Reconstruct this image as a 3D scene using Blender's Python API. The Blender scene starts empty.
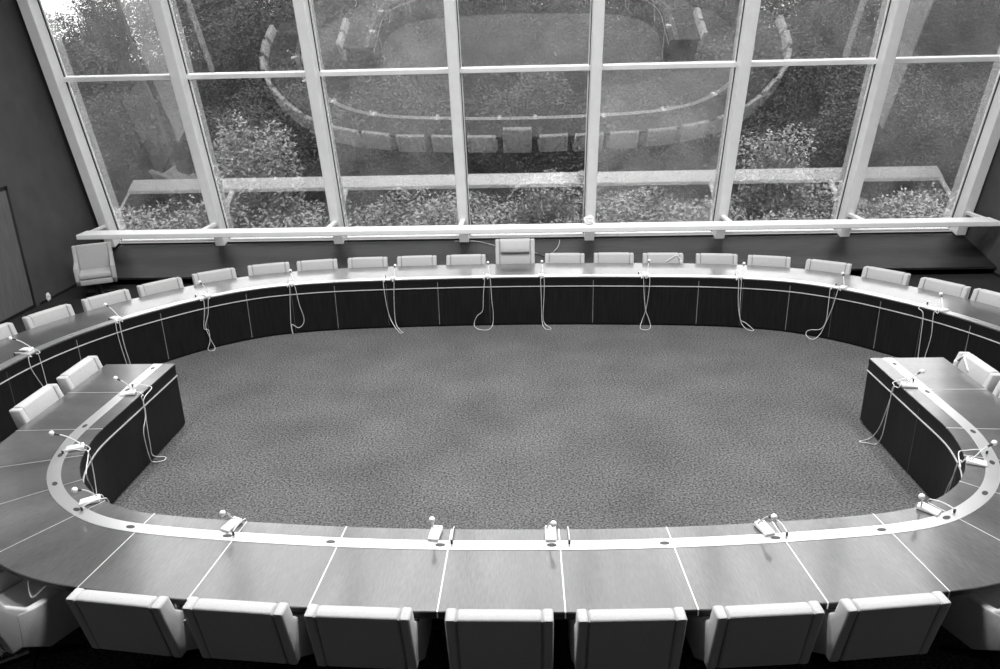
import bpy, bmesh, math, random
import numpy as np
from mathutils import Vector, Matrix

random.seed(7)
RNG = np.random.default_rng(11)
scene = bpy.context.scene
COL = scene.collection
UP = Vector((0, 0, 1))

# ------------------------------------------------------------------ helpers
def new_obj(name, mesh, parent=None):
    o = bpy.data.objects.new(name, mesh)
    COL.objects.link(o)
    if parent is not None:
        o.parent = parent
    return o

def tag(o, label, cat, group=None, kind=None):
    if label: o['label'] = label
    if cat: o['category'] = cat
    if group: o['group'] = group
    if kind: o['kind'] = kind
    return o

def thing(name, label, cat, loc=(0, 0, 0), rotz=0.0, group=None):
    o = new_obj(name, None)
    o.location = loc
    o.rotation_euler = (0, 0, rotz)
    return tag(o, label, cat, group)

def dup(root, loc, rotz, label=None, group=None):
    r = root.copy(); COL.objects.link(r)
    r.location = loc; r.rotation_euler = (0, 0, rotz)
    if label: r['label'] = label
    if group: r['group'] = group
    for ch in list(root.children):
        c = ch.copy(); COL.objects.link(c); c.parent = r
        for g in list(ch.children):
            d = g.copy(); COL.objects.link(d); d.parent = c
    return r

def finish(bm, name, mat, parent=None, smooth=False, bevel=0.0, seg=2, kind=None):
    bmesh.ops.recalc_face_normals(bm, faces=bm.faces)
    if bevel > 0:
        ed = [e for e in bm.edges if len(e.link_faces) == 2 and e.calc_face_angle(0) > 0.5]
        bmesh.ops.bevel(bm, geom=ed, offset=bevel, segments=seg, profile=0.5, affect='EDGES', clamp_overlap=True)
    me = bpy.data.meshes.new(name)
    bm.to_mesh(me); bm.free()
    me.materials.append(mat)
    if smooth:
        me.polygons.foreach_set('use_smooth', [True] * len(me.polygons))
        if bevel > 0 or True:
            try:
                me.set_sharp_from_angle(angle=math.radians(50))
            except Exception:
                pass
    o = new_obj(name, me, parent)
    if kind: o['kind'] = kind
    return o

def add_box(bm, c, s, rot=None):
    m = Matrix.Translation(Vector(c))
    if rot is not None: m = m @ rot.to_4x4()
    m = m @ Matrix.Diagonal((s[0], s[1], s[2], 1))
    bmesh.ops.create_cube(bm, size=1.0, matrix=m)

def add_box6(bm, x0, x1, y0, y1, z0, z1):
    add_box(bm, ((x0+x1)/2, (y0+y1)/2, (z0+z1)/2), (abs(x1-x0), abs(y1-y0), abs(z1-z0)))

def add_hexa(bm, p):
    """eight corners: bottom ring 0-3, top ring 4-7"""
    v = [bm.verts.new(q) for q in p]
    for f in ((3, 2, 1, 0), (4, 5, 6, 7), (0, 1, 5, 4), (1, 2, 6, 5), (2, 3, 7, 6), (3, 0, 4, 7)):
        bm.faces.new([v[i] for i in f])

def add_prism_yz(bm, poly, x0, x1):
    a = [bm.verts.new((x0, y, z)) for y, z in poly]
    b = [bm.verts.new((x1, y, z)) for y, z in poly]
    n = len(poly)
    bm.faces.new(a[::-1]); bm.faces.new(b)
    for i in range(n):
        bm.faces.new((a[i], a[(i+1) % n], b[(i+1) % n], b[i]))

def catmull(pts, n=6):
    pts = [Vector(p) for p in pts]
    if len(pts) < 3: return pts
    P = [2*pts[0]-pts[1]] + pts + [2*pts[-1]-pts[-2]]
    out = []
    for i in range(1, len(P)-2):
        p0, p1, p2, p3 = P[i-1:i+3]
        for k in range(n):
            t = k/n
            out.append(0.5*((2*p1)+(p2-p0)*t+(2*p0-5*p1+4*p2-p3)*t*t+(3*p1-p0-3*p2+p3)*t**3))
    out.append(pts[-1])
    return out

def add_tube(bm, pts, r, n=6, r2=None):
    pts = [Vector(p) for p in pts]
    rings = []
    prev = None
    N = len(pts)
    for i, p in enumerate(pts):
        d = (pts[min(i+1, N-1)] - pts[max(i-1, 0)])
        if d.length < 1e-9: d = Vector((0, 0, 1))
        d.normalize()
        if prev is None:
            a = d.orthogonal().normalized()
        else:
            a = prev - d*prev.dot(d)
            if a.length < 1e-6: a = d.orthogonal()
            a.normalize()
        prev = a
        b = d.cross(a)
        rr = r if r2 is None else r + (r2-r)*i/(N-1)
        rings.append([bm.verts.new(p + (a*math.cos(2*math.pi*k/n) + b*math.sin(2*math.pi*k/n))*rr) for k in range(n)])
    for i in range(N-1):
        for k in range(n):
            bm.faces.new((rings[i][k], rings[i][(k+1) % n], rings[i+1][(k+1) % n], rings[i+1][k]))
    bm.faces.new(rings[0][::-1]); bm.faces.new(rings[-1])

def add_ball(bm, c, r, u=12, v=8, sc=(1, 1, 1)):
    bmesh.ops.create_uvsphere(bm, u_segments=u, v_segments=v, radius=r,
                              matrix=Matrix.Translation(Vector(c)) @ Matrix.Diagonal((*sc, 1)))

# ------------------------------------------------------------------ materials (the photograph is monochrome)
def g(v): return (v, v, v, 1.0)

def base_mat(name, val, rough=0.5, spec=0.5, metallic=0.0, coat=0.0, coat_rough=0.1):
    m = bpy.data.materials.new(name); m.use_nodes = True
    b = m.node_tree.nodes['Principled BSDF']
    b.inputs['Base Color'].default_value = g(val)
    b.inputs['Roughness'].default_value = rough
    b.inputs['Specular IOR Level'].default_value = spec
    b.inputs['Metallic'].default_value = metallic
    b.inputs['Coat Weight'].default_value = coat
    b.inputs['Coat Roughness'].default_value = coat_rough
    return m

def noise_mat(name, lo, hi, scale=(1, 1, 1), nscale=10.0, detail=4.0, rough=0.6, coord='Object', bump=0.0, bscale=None,
              spec=0.5, coat=0.0, coat_rough=0.1, pos=(0.3, 0.7), sheen=0.0):
    m = base_mat(name, (lo+hi)/2, rough, spec, 0, coat, coat_rough)
    nt = m.node_tree; b = nt.nodes['Principled BSDF']
    tc = nt.nodes.new('ShaderNodeTexCoord'); mp = nt.nodes.new('ShaderNodeMapping')
    mp.inputs['Scale'].default_value = scale
    nz = nt.nodes.new('ShaderNodeTexNoise'); nz.inputs['Scale'].default_value = nscale; nz.inputs['Detail'].default_value = detail
    cr = nt.nodes.new('ShaderNodeValToRGB')
    cr.color_ramp.elements[0].position = pos[0]; cr.color_ramp.elements[0].color = g(lo)
    cr.color_ramp.elements[1].position = pos[1]; cr.color_ramp.elements[1].color = g(hi)
    L = nt.links.new
    L(tc.outputs[coord], mp.inputs['Vector']); L(mp.outputs['Vector'], nz.inputs['Vector'])
    L(nz.outputs['Fac'], cr.inputs['Fac']); L(cr.outputs['Color'], b.inputs['Base Color'])
    if bump > 0:
        n2 = nt.nodes.new('ShaderNodeTexNoise'); n2.inputs['Scale'].default_value = bscale or nscale*4
        n2.inputs['Detail'].default_value = 3
        bp = nt.nodes.new('ShaderNodeBump'); bp.inputs['Strength'].default_value = bump; bp.inputs['Distance'].default_value = 0.01
        L(tc.outputs[coord], n2.inputs['Vector']); L(n2.outputs['Fac'], bp.inputs['Height']); L(bp.outputs['Normal'], b.inputs['Normal'])
    if sheen > 0:
        b.inputs['Sheen Weight'].default_value = sheen
    return m

SKY, LAMP, EXPO = 6.6, 180.0, 0.0

FABRIC_LO, FABRIC_HI = 0.37, 0.47
M_FAB = noise_mat('woven light wool', FABRIC_LO, FABRIC_HI, nscale=160, detail=2, rough=0.9, bump=0.25, bscale=320, spec=0.2, sheen=0.3)
M_FABLINE = base_mat('dark piping', 0.26, 0.9)
M_CHROME = base_mat('dark bronzed steel', 0.10, 0.4, metallic=1.0)
M_BLACK = base_mat('black metal', 0.012, 0.5)
M_WOOD = noise_mat('oiled tabletop wood', 0.045, 0.095, scale=(16, 2.2, 1), nscale=6.0, detail=10, rough=0.34, coord='UV', spec=0.5,
                   coat=1.0, coat_rough=0.15, pos=(0.25, 0.75))
M_WOOD.node_tree.nodes['Principled BSDF'].inputs['Coat IOR'].default_value = 1.75
_nt = M_WOOD.node_tree; _b = _nt.nodes['Principled BSDF']
_tc = [n for n in _nt.nodes if n.type == 'TEX_COORD'][0]
_mp = _nt.nodes.new('ShaderNodeMapping'); _mp.inputs['Scale'].default_value = (3.2, .5, 1)
_big = _nt.nodes.new('ShaderNodeTexNoise'); _big.inputs['Scale'].default_value = 1.0; _big.inputs['Detail'].default_value = 3
_mr = _nt.nodes.new('ShaderNodeMapRange'); _mr.inputs['From Min'].default_value = .3; _mr.inputs['From Max'].default_value = .7; _mr.inputs['To Min'].default_value = .6; _mr.inputs['To Max'].default_value = 1.35
_mx = _nt.nodes.new('ShaderNodeMix'); _mx.data_type = 'RGBA'; _mx.blend_type = 'MULTIPLY'; _mx.inputs['Factor'].default_value = 1
_src = _b.inputs['Base Color'].links[0].from_socket
_nt.links.new(_tc.outputs['UV'], _mp.inputs['Vector']); _nt.links.new(_mp.outputs['Vector'], _big.inputs['Vector']); _nt.links.new(_big.outputs['Fac'], _mr.inputs['Value'])
_nt.links.new(_src, _mx.inputs['A']); _nt.links.new(_mr.outputs[0], _mx.inputs['B']); _nt.links.new(_mx.outputs['Result'], _b.inputs['Base Color'])
M_WOODDARK = noise_mat('dark front panel wood', 0.006, 0.013, scale=(7, 0.5, 1), nscale=5.0, detail=6, rough=0.5, coord='UV', spec=0.2)
M_APRON = noise_mat('dark ledge wood', 0.011, 0.027, scale=(0.5, 7, 7), nscale=4.0, detail=6, rough=0.55, spec=0.25)
M_STRIP = base_mat('satin metal band', 0.78, 0.32, spec=0.5, metallic=0.92)
M_INLAY = base_mat('pale metal inlay', 0.80, 0.34, metallic=0.85)
M_LINE = base_mat('white trim', 0.50, 0.4)
M_JOINT = base_mat('dull panel joint', 0.20, 0.5)
M_HOLE = base_mat('dark socket', 0.03, 0.4)
M_SOCK = base_mat('grey socket rim', 0.3, 0.3)
M_WHITE = base_mat('white plastic', 0.82, 0.4)
M_CABLE = base_mat('white cable', 0.58, 0.5)
M_PAINT = noise_mat('white painted steel', 0.87, 0.93, nscale=6, detail=4, rough=0.45)
M_FLOOR = noise_mat('shaded carpet', 0.018, 0.035, nscale=60, detail=4, rough=0.97, bump=0.4, bscale=220, spec=0.1)  # carpet outside the tables, its shade put into the colour
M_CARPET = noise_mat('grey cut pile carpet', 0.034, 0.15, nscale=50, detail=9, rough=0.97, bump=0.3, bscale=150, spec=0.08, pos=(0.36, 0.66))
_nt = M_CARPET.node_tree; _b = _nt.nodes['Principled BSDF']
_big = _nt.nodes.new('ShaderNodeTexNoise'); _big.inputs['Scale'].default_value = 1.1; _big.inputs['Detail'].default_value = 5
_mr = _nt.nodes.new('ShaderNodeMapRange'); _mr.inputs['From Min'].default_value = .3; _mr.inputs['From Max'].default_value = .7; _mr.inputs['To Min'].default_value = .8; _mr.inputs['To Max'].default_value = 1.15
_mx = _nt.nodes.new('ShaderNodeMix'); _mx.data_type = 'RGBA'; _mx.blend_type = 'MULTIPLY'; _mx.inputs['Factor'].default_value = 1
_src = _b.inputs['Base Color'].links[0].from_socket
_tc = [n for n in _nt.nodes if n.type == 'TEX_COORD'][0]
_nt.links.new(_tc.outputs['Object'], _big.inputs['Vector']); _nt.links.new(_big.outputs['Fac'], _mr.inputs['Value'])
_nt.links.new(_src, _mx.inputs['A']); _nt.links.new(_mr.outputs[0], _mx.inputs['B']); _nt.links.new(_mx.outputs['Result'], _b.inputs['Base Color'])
M_WALLBACK = noise_mat('back wall', 0.03, 0.05, nscale=3, detail=5, rough=0.85)
M_WALL = noise_mat('dark panelled wall', 0.068, 0.086, nscale=3, detail=6, rough=0.75, spec=0.3)
M_WALLLIT = noise_mat('lit wall tone', 0.45, 0.52, nscale=4, detail=5, rough=0.85, spec=0.3)
M_DOOR = noise_mat('grey door leaf', 0.11, 0.15, scale=(6, 6, .6), nscale=5, detail=6, rough=0.6, spec=0.3)
M_CEIL = base_mat('ceiling', 0.10, 0.9)
M_PAPER = base_mat('white paper', 0.85, 0.8)

# ------------------------------------------------------------------ frames of reference
TH = math.radians(-2.3)
def tframe(x0):
    c, s = math.cos(TH), math.sin(TH)
    def f(tx, ty, z=0.0):
        return Vector((x0 + c*tx - s*(ty-7), 7 + s*tx + c*(ty-7), z))
    return f
NEAR = tframe(0.145)
FAR = tframe(0.20)
PH = math.radians(-2.27)
WX = Vector((math.cos(PH), math.sin(PH), 0)); WY = Vector((-math.sin(PH), math.cos(PH), 0))
def R(x, y, z): return WX*x + WY*y + UP*z
TILT = math.radians(14.3)
GC = 14.062                                  # distance constant of the leaning glass
GN = R(0, -math.cos(TILT), -math.sin(TILT))  # glass normal, into the room
GU = R(0, -math.sin(TILT), math.cos(TILT))   # up along the glass
def gy(z): return (GC - math.sin(TILT)*z)/math.cos(TILT)
def G(x, z, d=0.0):
    """point on the leaning window: x along it, height z, d into the room"""
    return R(x, gy(z), z) + GN*d

# ------------------------------------------------------------------ table outlines
NH = [(0,4.455),(.6,4.46),(1.2,4.49),(1.78,4.54),(2.36,4.61),(2.73,4.68),(3.0,4.79),(3.27,4.99),(3.45,5.2),(3.57,5.42),(3.65,5.69),(3.69,5.95),(3.69,6.4),(3.69,6.9),(3.69,7.5)]
FH = [(0,10.69),(.6,10.68),(1.1,10.665),(1.9,10.62),(2.6,10.56),(3.22,10.45),(3.82,10.24),(4.36,9.84),(4.72,9.44),(5.07,8.96),(5.36,8.38),(5.52,7.85),(5.59,7.3),(5.6,6.7),(5.6,6.1)]

def outline(H, step=0.06):
    pts = np.array([(-a, b) for a, b in H[::-1]] + H[1:], float)
    P2 = np.vstack([2*pts[0]-pts[1], pts, 2*pts[-1]-pts[-2]])
    out = []
    for i in range(1, len(P2)-2):
        p0, p1, p2, p3 = P2[i-1:i+3]
        for t in np.linspace(0, 1, 24, endpoint=False):
            out.append(.5*((2*p1)+(-p0+p2)*t+(2*p0-5*p1+4*p2-p3)*t*t+(-p0+3*p1-3*p2+p3)*t**3))
    out.append(pts[-1]); out = np.array(out)
    for _ in range(60):
        m = out.copy(); m[1:-1] = .5*out[1:-1] + .25*(out[:-2]+out[2:]); out = m
    s = np.r_[0, np.cumsum(np.linalg.norm(np.diff(out, axis=0), axis=1))]
    n = int(s[-1]/step); si = np.linspace(0, s[-1], n+1)
    C = np.c_[np.interp(si, s, out[:, 0]), np.interp(si, s, out[:, 1])]
    t = np.gradient(C, axis=0); t /= np.linalg.norm(t, axis=1)[:, None]
    return C, si, t

class Rim:
    """inner rim of a curved table; off runs outward (to the chairs)"""
    def __init__(self, H, frame, sign):
        self.C, self.S, self.T = outline(H)
        self.N = np.c_[self.T[:, 1], -self.T[:, 0]]*sign
        self.f = frame
        self.mid = self.S[-1]/2
    def at(self, s, off, z=0.0):
        x = np.interp(s, self.S, self.C[:, 0]); y = np.interp(s, self.S, self.C[:, 1])
        nx = np.interp(s, self.S, self.N[:, 0]); ny = np.interp(s, self.S, self.N[:, 1])
        l = math.hypot(nx, ny)
        return self.f(x + nx/l*off, y + ny/l*off, z)
    def normal(self, s):
        a = self.at(s, 0); b = self.at(s, 1.0)
        return (b-a).normalized()
    def ss(self, s0, s1, step=0.06):
        n = max(1, int(round((s1-s0)/step)))
        return [s0 + (s1-s0)*i/n for i in range(n+1)]
    def sweep(self, bm, prof, s0, s1, step=0.06, vscale=1.0):
        """closed profile [(off, z)] swept between two stations, with UVs (along, across)"""
        uv = bm.loops.layers.uv.verify()
        st = self.ss(s0, s1, step)
        cum = [0.0]
        pr0 = self._p(prof, (s0+s1)/2)
        for i in range(len(prof)):
            a, b = pr0[i], pr0[(i+1) % len(prof)]
            cum.append(cum[-1] + math.hypot(a[0]-b[0], a[1]-b[1]))
        rings = [[bm.verts.new(self.at(s, o(s) if callable(o) else o, z)) for o, z in prof_r] for s in st
                 for prof_r in (self._p(prof, s),)]
        n = len(prof)
        for i in range(len(st)-1):
            for k in range(n):
                f = bm.faces.new((rings[i][k], rings[i][(k+1) % n], rings[i+1][(k+1) % n], rings[i+1][k]))
                vs = ((st[i], cum[k]), (st[i], cum[k+1]), (st[i+1], cum[k+1]), (st[i+1], cum[k]))
                for lp, q in zip(f.loops, vs): lp[uv].uv = q
        for r in (rings[0][::-1], rings[-1]):
            f = bm.faces.new(r)
            for lp in f.loops:
                lp[uv].uv = (lp.vert.co.x, lp.vert.co.z)
    def _p(self, prof, s):
        return [((o(s) if callable(o) else o), z) for o, z in prof]

RN = Rim(NH, NEAR, 1)
RF = Rim(FH, FAR, -1)
def n_out(s):    # outer edge of the front table: a little deeper in the middle
    u = abs(s-RN.mid)
    return 0.825 - 0.065*min(1, max(0, (u-2.2)/2.6))
def f_out(s): return 0.77

TOP = 0.74
def build_table(rim, outer, name, label, seams, bright_joints, dim_joints, sa, sb, grom_shift, band, legs, sockets, sock_mat):
    mid = rim.at(rim.mid, 0.4)
    root = thing(name, label, 'table', mid)
    off = -mid
    def part(nm, bm, mat, smooth=False, under=None):
        bmesh.ops.translate(bm, verts=bm.verts, vec=off)
        return finish(bm, nm, mat, under or root, smooth)
    # wooden top
    bm = bmesh.new()
    rim.sweep(bm, [(0.0, TOP-.006), (0.003, TOP), (lambda s: outer(s)+.001, TOP), (lambda s: outer(s)+.004, TOP-.006), (lambda s: outer(s)+.004, TOP-.008), (0.0, TOP-.008)], sa, sb)
    part('tabletop', bm, M_WOOD)
    bm = bmesh.new()
    rim.sweep(bm, [(0.001, TOP-.008), (lambda s: outer(s)+.003, TOP-.008), (lambda s: outer(s)+.003, TOP-.04), (lambda s: outer(s)-.01, TOP-.05), (0.001, TOP-.05)], sa, sb)
    part('edge_band', bm, M_WOODDARK)
    # white metal band let into the top
    bm = bmesh.new(); rim.sweep(bm, [(band[0], TOP), (band[0], TOP+.003), (band[1], TOP+.003), (band[1], TOP)], sa+.004, sb-.004)
    band_o = part('metal_band', bm, M_STRIP)
    # dark curved front
    bm = bmesh.new(); rim.sweep(bm, [(.004, TOP-.05), (.004, .03), (.03, .03), (.03, TOP-.05)], sa+.004, sb-.004)
    front = part('front_panel', bm, M_WOODDARK)
    bm = bmesh.new(); rim.sweep(bm, [(.03, .03), (.03, .0), (.05, .0), (.05, .03)], sa+.03, sb-.03)
    part('plinth', bm, M_BLACK)
    # white line along the front
    bm = bmesh.new(); rim.sweep(bm, [(.0045, .597), (-.005, .597), (-.005, .608), (.0045, .608)], sa+.002, sb-.002)
    part('white_trim', bm, M_LINE, False, front)
    # end panels and a cable tray under the edge
    for se in (sa+.012, sb-.012):
        bm = bmesh.new(); rim.sweep(bm, [(.03, TOP-.05), (.03, .02), (lambda s: outer(s)-.05, .02), (lambda s: outer(s)-.05, TOP-.05)], se-.010, se+.010, .05)
        part('end_panel', bm, M_WOODDARK)
    bm = bmesh.new(); rim.sweep(bm, [(lambda s: outer(s)-.16, .655), (lambda s: outer(s)-.035, .655), (lambda s: outer(s)-.035, .668), (lambda s: outer(s)-.16, .668)], sa+.05, sb-.05)
    part('cable_tray', bm, M_BLACK)
    for s in seams:
        w = .0038
        A = rim.at(s, 0.0); n = rim.normal(rim.mid + (s-rim.mid)*(.89 if abs(s-rim.mid) < 2.8 else 1)); t = n.cross(UP)
        L = outer(s)/max(.9, n.dot(rim.normal(s)))
        bm = bmesh.new()
        prof = [(-.001, TOP-.008), (-.001, TOP+.0012), (L+.0055, TOP+.0012), (L+.0055, TOP-.045), (L+.004, TOP-.045), (L+.004, TOP-.008)]
        va, vb = [[bm.verts.new(A + n*o + t*sg*w + UP*z) for o, z in prof] for sg in (-1, 1)]
        k_ = len(prof)
        bm.faces.new(va); bm.faces.new(vb[::-1])
        for q in range(k_): bm.faces.new((va[q], va[(q+1) % k_], vb[(q+1) % k_], vb[q]))
        part('seam_inlay', bm, M_INLAY)
    for s in legs:
        bm = bmesh.new(); rim.sweep(bm, [(.45, .655), (.45, .0), (.52, .0), (.52, .655)], s-.015, s+.015, .05)
        part('support_leg', bm, M_BLACK)
    for s in sockets:
        c = rim.at(s+grom_shift, (band[0]+band[1])/2, TOP+.003); n = rim.normal(s); t = n.cross(UP)
        bm = bmesh.new()
        ring = [bm.verts.new(c + t*(.034*math.cos(q)) + n*(.019*math.sin(q)) + UP*.0012) for q in [2*math.pi*k/16 for k in range(16)]]
        base = [bm.verts.new(v.co - UP*.0014) for v in ring]
        bm.faces.new(ring)
        for k in range(16): bm.faces.new((ring[k], ring[(k+1) % 16], base[(k+1) % 16], base[k]))
        part('socket', bm, sock_mat, False, band_o)
    for lst, mat, w in ((bright_joints, M_JOINT, .0045), (dim_joints, M_BLACKJ, .003)):
        for s in lst:
            bm = bmesh.new(); rim.sweep(bm, [(.0045, .035), (.001, .035), (.001, TOP-.05), (.0045, TOP-.05)], s-w, s+w, .05)
            part('panel_joint', bm, mat, False, front)
    return root
M_BLACKJ = base_mat('faint panel joint', 0.075, 0.5)

ns = [RN.mid-.04+d for d in (-5.22,-4.44,-3.95,-3.51,-3.05,-2.56,-1.84,-1.11,-.37,.37,1.11,1.85,2.58,3.05,3.52,3.98,4.46,5.24)]
TABLE_N = build_table(RN, n_out, 'conference_table', 'front U-shaped wooden table with bright metal band and seams, nearest the viewer',
                      ns, [], [RN.mid+d for d in (-4.0,-2.6,2.9,4.05,4.9)], 0.0, RN.S[-1], -.055, (.135, .235), ns, ns + [ns[0]-.55, ns[-1]+.68], M_HOLE)
FM = RF.mid - .108
fb = [FM+d for d in (-8.0,-6.2,-5.06,-3.87,-2.635,-1.135,1.135,2.635,3.87,5.06,6.2,8.0)]
fd = [FM+d for d in (-7.2,-5.6,-4.45,-3.25,-1.885,-.38,.38,1.885,3.25,4.45,5.6,7.2)]
TABLE_F = build_table(RF, f_out, 'conference_table', 'long curved wooden table under the windows, wrapping around the front table',
                      [], fb, fd, 0.0, RF.S[-1], 0, (.02, .13), sorted(fb+fd), fb, M_SOCK)

# ------------------------------------------------------------------ chairs
def make_chair(label, high=False):
    t = thing('conference_chair', label, 'chair')
    top = 1.08 if high else .855
    def Y(z): return -(z-.855)*.20               # front of the backrest at height z
    bm = bmesh.new()
    add_prism_yz(bm, [(Y(top)-.005, top-.004), (Y(top)-.055, top+.008), (Y(top)-.108, top-.002), (Y(.40)-.108, .40), (Y(.40), .40)], -.239, .239)
    bk = finish(bm, 'backrest', M_FAB, t, True, .014, 2)
    for sx in (-1, 1):
        bm = bmesh.new()
        pg = [(Y(top), top), (Y(top)-.108, top-.004), (Y(.38)-.10, .385), (Y(.38)+.15, .385), (Y(.6)+.12, .60), (Y(.72)+.012, .72)]
        add_prism_yz(bm, pg, sx*.244, sx*.306)
        sb_ = finish(bm, 'side_bolster', M_FAB, t, True, .015, 2)
        bm = bmesh.new()
        add_prism_yz(bm, [(Y(top)-.004, top-.010), (Y(top)-.106, top-.010), (Y(.40)-.102, .40), (Y(.40)-.005, .40)], sx*.2385, sx*.2445)
        finish(bm, 'piping', M_FABLINE, sb_)
        bm = bmesh.new()
        add_prism_yz(bm, [(.10, .625), (.19, .60), (.52, .585), (.535, .36), (.47, .265), (.22, .265), (.06, .39), (.08, .62)], sx*.250, sx*.309)
        finish(bm, 'armrest', M_FAB, t, True, .018, 2)
    bm = bmesh.new(); add_box6(bm, -.248, .248, .10, .515, .37, .465)
    finish(bm, 'seat_cushion', M_FAB, t, True, .03, 3)
    bm = bmesh.new(); add_box6(bm, -.248, .248, .19, .50, .27, .368)
    finish(bm, 'seat_base', M_FAB, t, True, .012, 2)
    if high:
        bm = bmesh.new()
        add_prism_yz(bm, [(Y(1.07)+.01, 1.07), (Y(.97)+.045, .97), (Y(.90)+.04, .90), (Y(.885)-.02, .885), (Y(1.07)-.02, 1.07)], -.225, .225)
        finish(bm, 'head_cushion', M_FAB, bk, True, .012, 2)
    bm = bmesh.new(); add_tube(bm, [(0, .27, .05), (0, .27, .272)], .035, 12)
    pd = finish(bm, 'pedestal', M_CHROME, t, True)
    for k in range(4):
        a = math.pi/4 + k*math.pi/2
        d = Vector((math.cos(a), math.sin(a), 0)); c = Vector((0, .27, 0))
        bm = bmesh.new()
        q = d.cross(UP)*.018
        p0 = c + d*.03; p1 = c + d*.31
        add_hexa(bm, [p0-q+UP*.035, p0+q+UP*.035, p1+q*.7+UP*.0, p1-q*.7+UP*.0, p0-q+UP*.075, p0+q+UP*.075, p1+q*.7+UP*.025, p1-q*.7+UP*.025])
        finish(bm, 'leg', M_CHROME, pd)
    return t

def rot_facing(v):       # rotation that turns local +y to v
    return math.atan2(-v.x, v.y)
chair0 = make_chair('chair')
used = [False]
def place_chair(pos, face, label, group):
    rz = rot_facing(face)
    if not used[0]:
        used[0] = True
        chair0.location = pos; chair0.rotation_euler = (0, 0, rz); chair0['label'] = label; chair0['group'] = group
        return chair0
    return dup(chair0, pos, rz, label, group)

ORD = ['first', 'second', 'third', 'fourth', 'fifth', 'sixth', 'seventh', 'eighth', 'ninth', 'tenth', 'eleventh']
# far side: symmetrical about the high-backed chair
fd_ = {-1: (.752, 1.495, 2.235, 2.915, 3.50, 4.05, 4.65, 5.30, 5.93, 6.55, 7.22, 7.9), 1: (.742, 1.475, 2.21, 2.94, 3.57, 4.15, 4.75, 5.40, 5.94, 6.6, 7.3, 7.95)}
fj = random.Random(3)
for side, nm in ((-1, 'left'), (1, 'right')):
    for k, d in enumerate(fd_[side]):
        s = RF.mid + side*d - .11
        gap = .095 + fj.uniform(-.012, .015)
        n = RF.normal(s); pos = RF.at(s, f_out(s)+gap)
        a = fj.uniform(-.03, .03); f = Matrix.Rotation(a, 3, 'Z') @ (-n)
        words = ['next to it', 'second', 'third', 'fourth', 'fifth', 'sixth', 'seventh', 'eighth', 'ninth', 'tenth', 'eleventh', 'twelfth']
        lab = ('low-backed grey armchair at the far table, directly %s of the high-backed chair' % nm) if k == 0 else \
              ('low-backed grey armchair at the far table, %s to the %s of the high-backed chair' % (words[k], nm))
        place_chair(pos, f, lab, 'chairs along the far table')
hi = make_chair('light grey high-backed chair with head cushion at the middle of the far table', True)
s = RF.mid - .112
hi.location = RF.at(s, f_out(s)+.10); hi.rotation_euler = (0, 0, rot_facing(-RF.normal(s)))

# near side, seen from behind
nc = [(3.06, .27, 'at the left end of the front row, cut by photo edge'), (3.80, .11, 'second from the left in the front row, seen from behind'),
      (4.495, .095, 'third from the left in the front row, seen from behind'), (5.185, .095, 'fourth from the left in the front row, seen from behind'),
      (5.95, .10, 'in the middle of the front row, below the centre of the table'), (6.66, .10, 'fourth from the right in the front row, seen from behind'),
      (7.39, .10, 'third from the right in the front row, seen from behind'), (8.09, .10, 'second from the right in the front row, seen from behind'),
      (8.88, .22, 'at the right end of the front row, cut by photo edge')]
for s, gap, lab in nc:
    n = RN.normal(s)
    place_chair(RN.at(s, n_out(s)+gap), -n, 'grey upholstered armchair %s' % lab, 'chairs along the front edge of the front table')
for s, gap, lab in ((.32, .065, 'behind the end of the left table wing, farther of two'), (1.06, .07, 'behind the left table wing, nearer of two'),
                    (11.57, .075, 'behind the end of the right table wing, farther of two'), (10.85, .075, 'behind the right table wing, nearer of two')):
    n = RN.normal(s)
    place_chair(RN.at(s, n_out(s)+gap), -n, 'light grey armchair %s' % lab, 'chairs at the table wings')
# the loose one by the wall
p = R(-7.54, 12.66, 0)
place_chair(p, Vector((.42, -.9, 0)).normalized(), 'grey armchair standing alone in the far left corner below the white rail', 'loose armchair')
del_last = [o for o in COL.objects if o.get('group') == 'loose armchair']
for o in del_last: del o['group']

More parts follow.
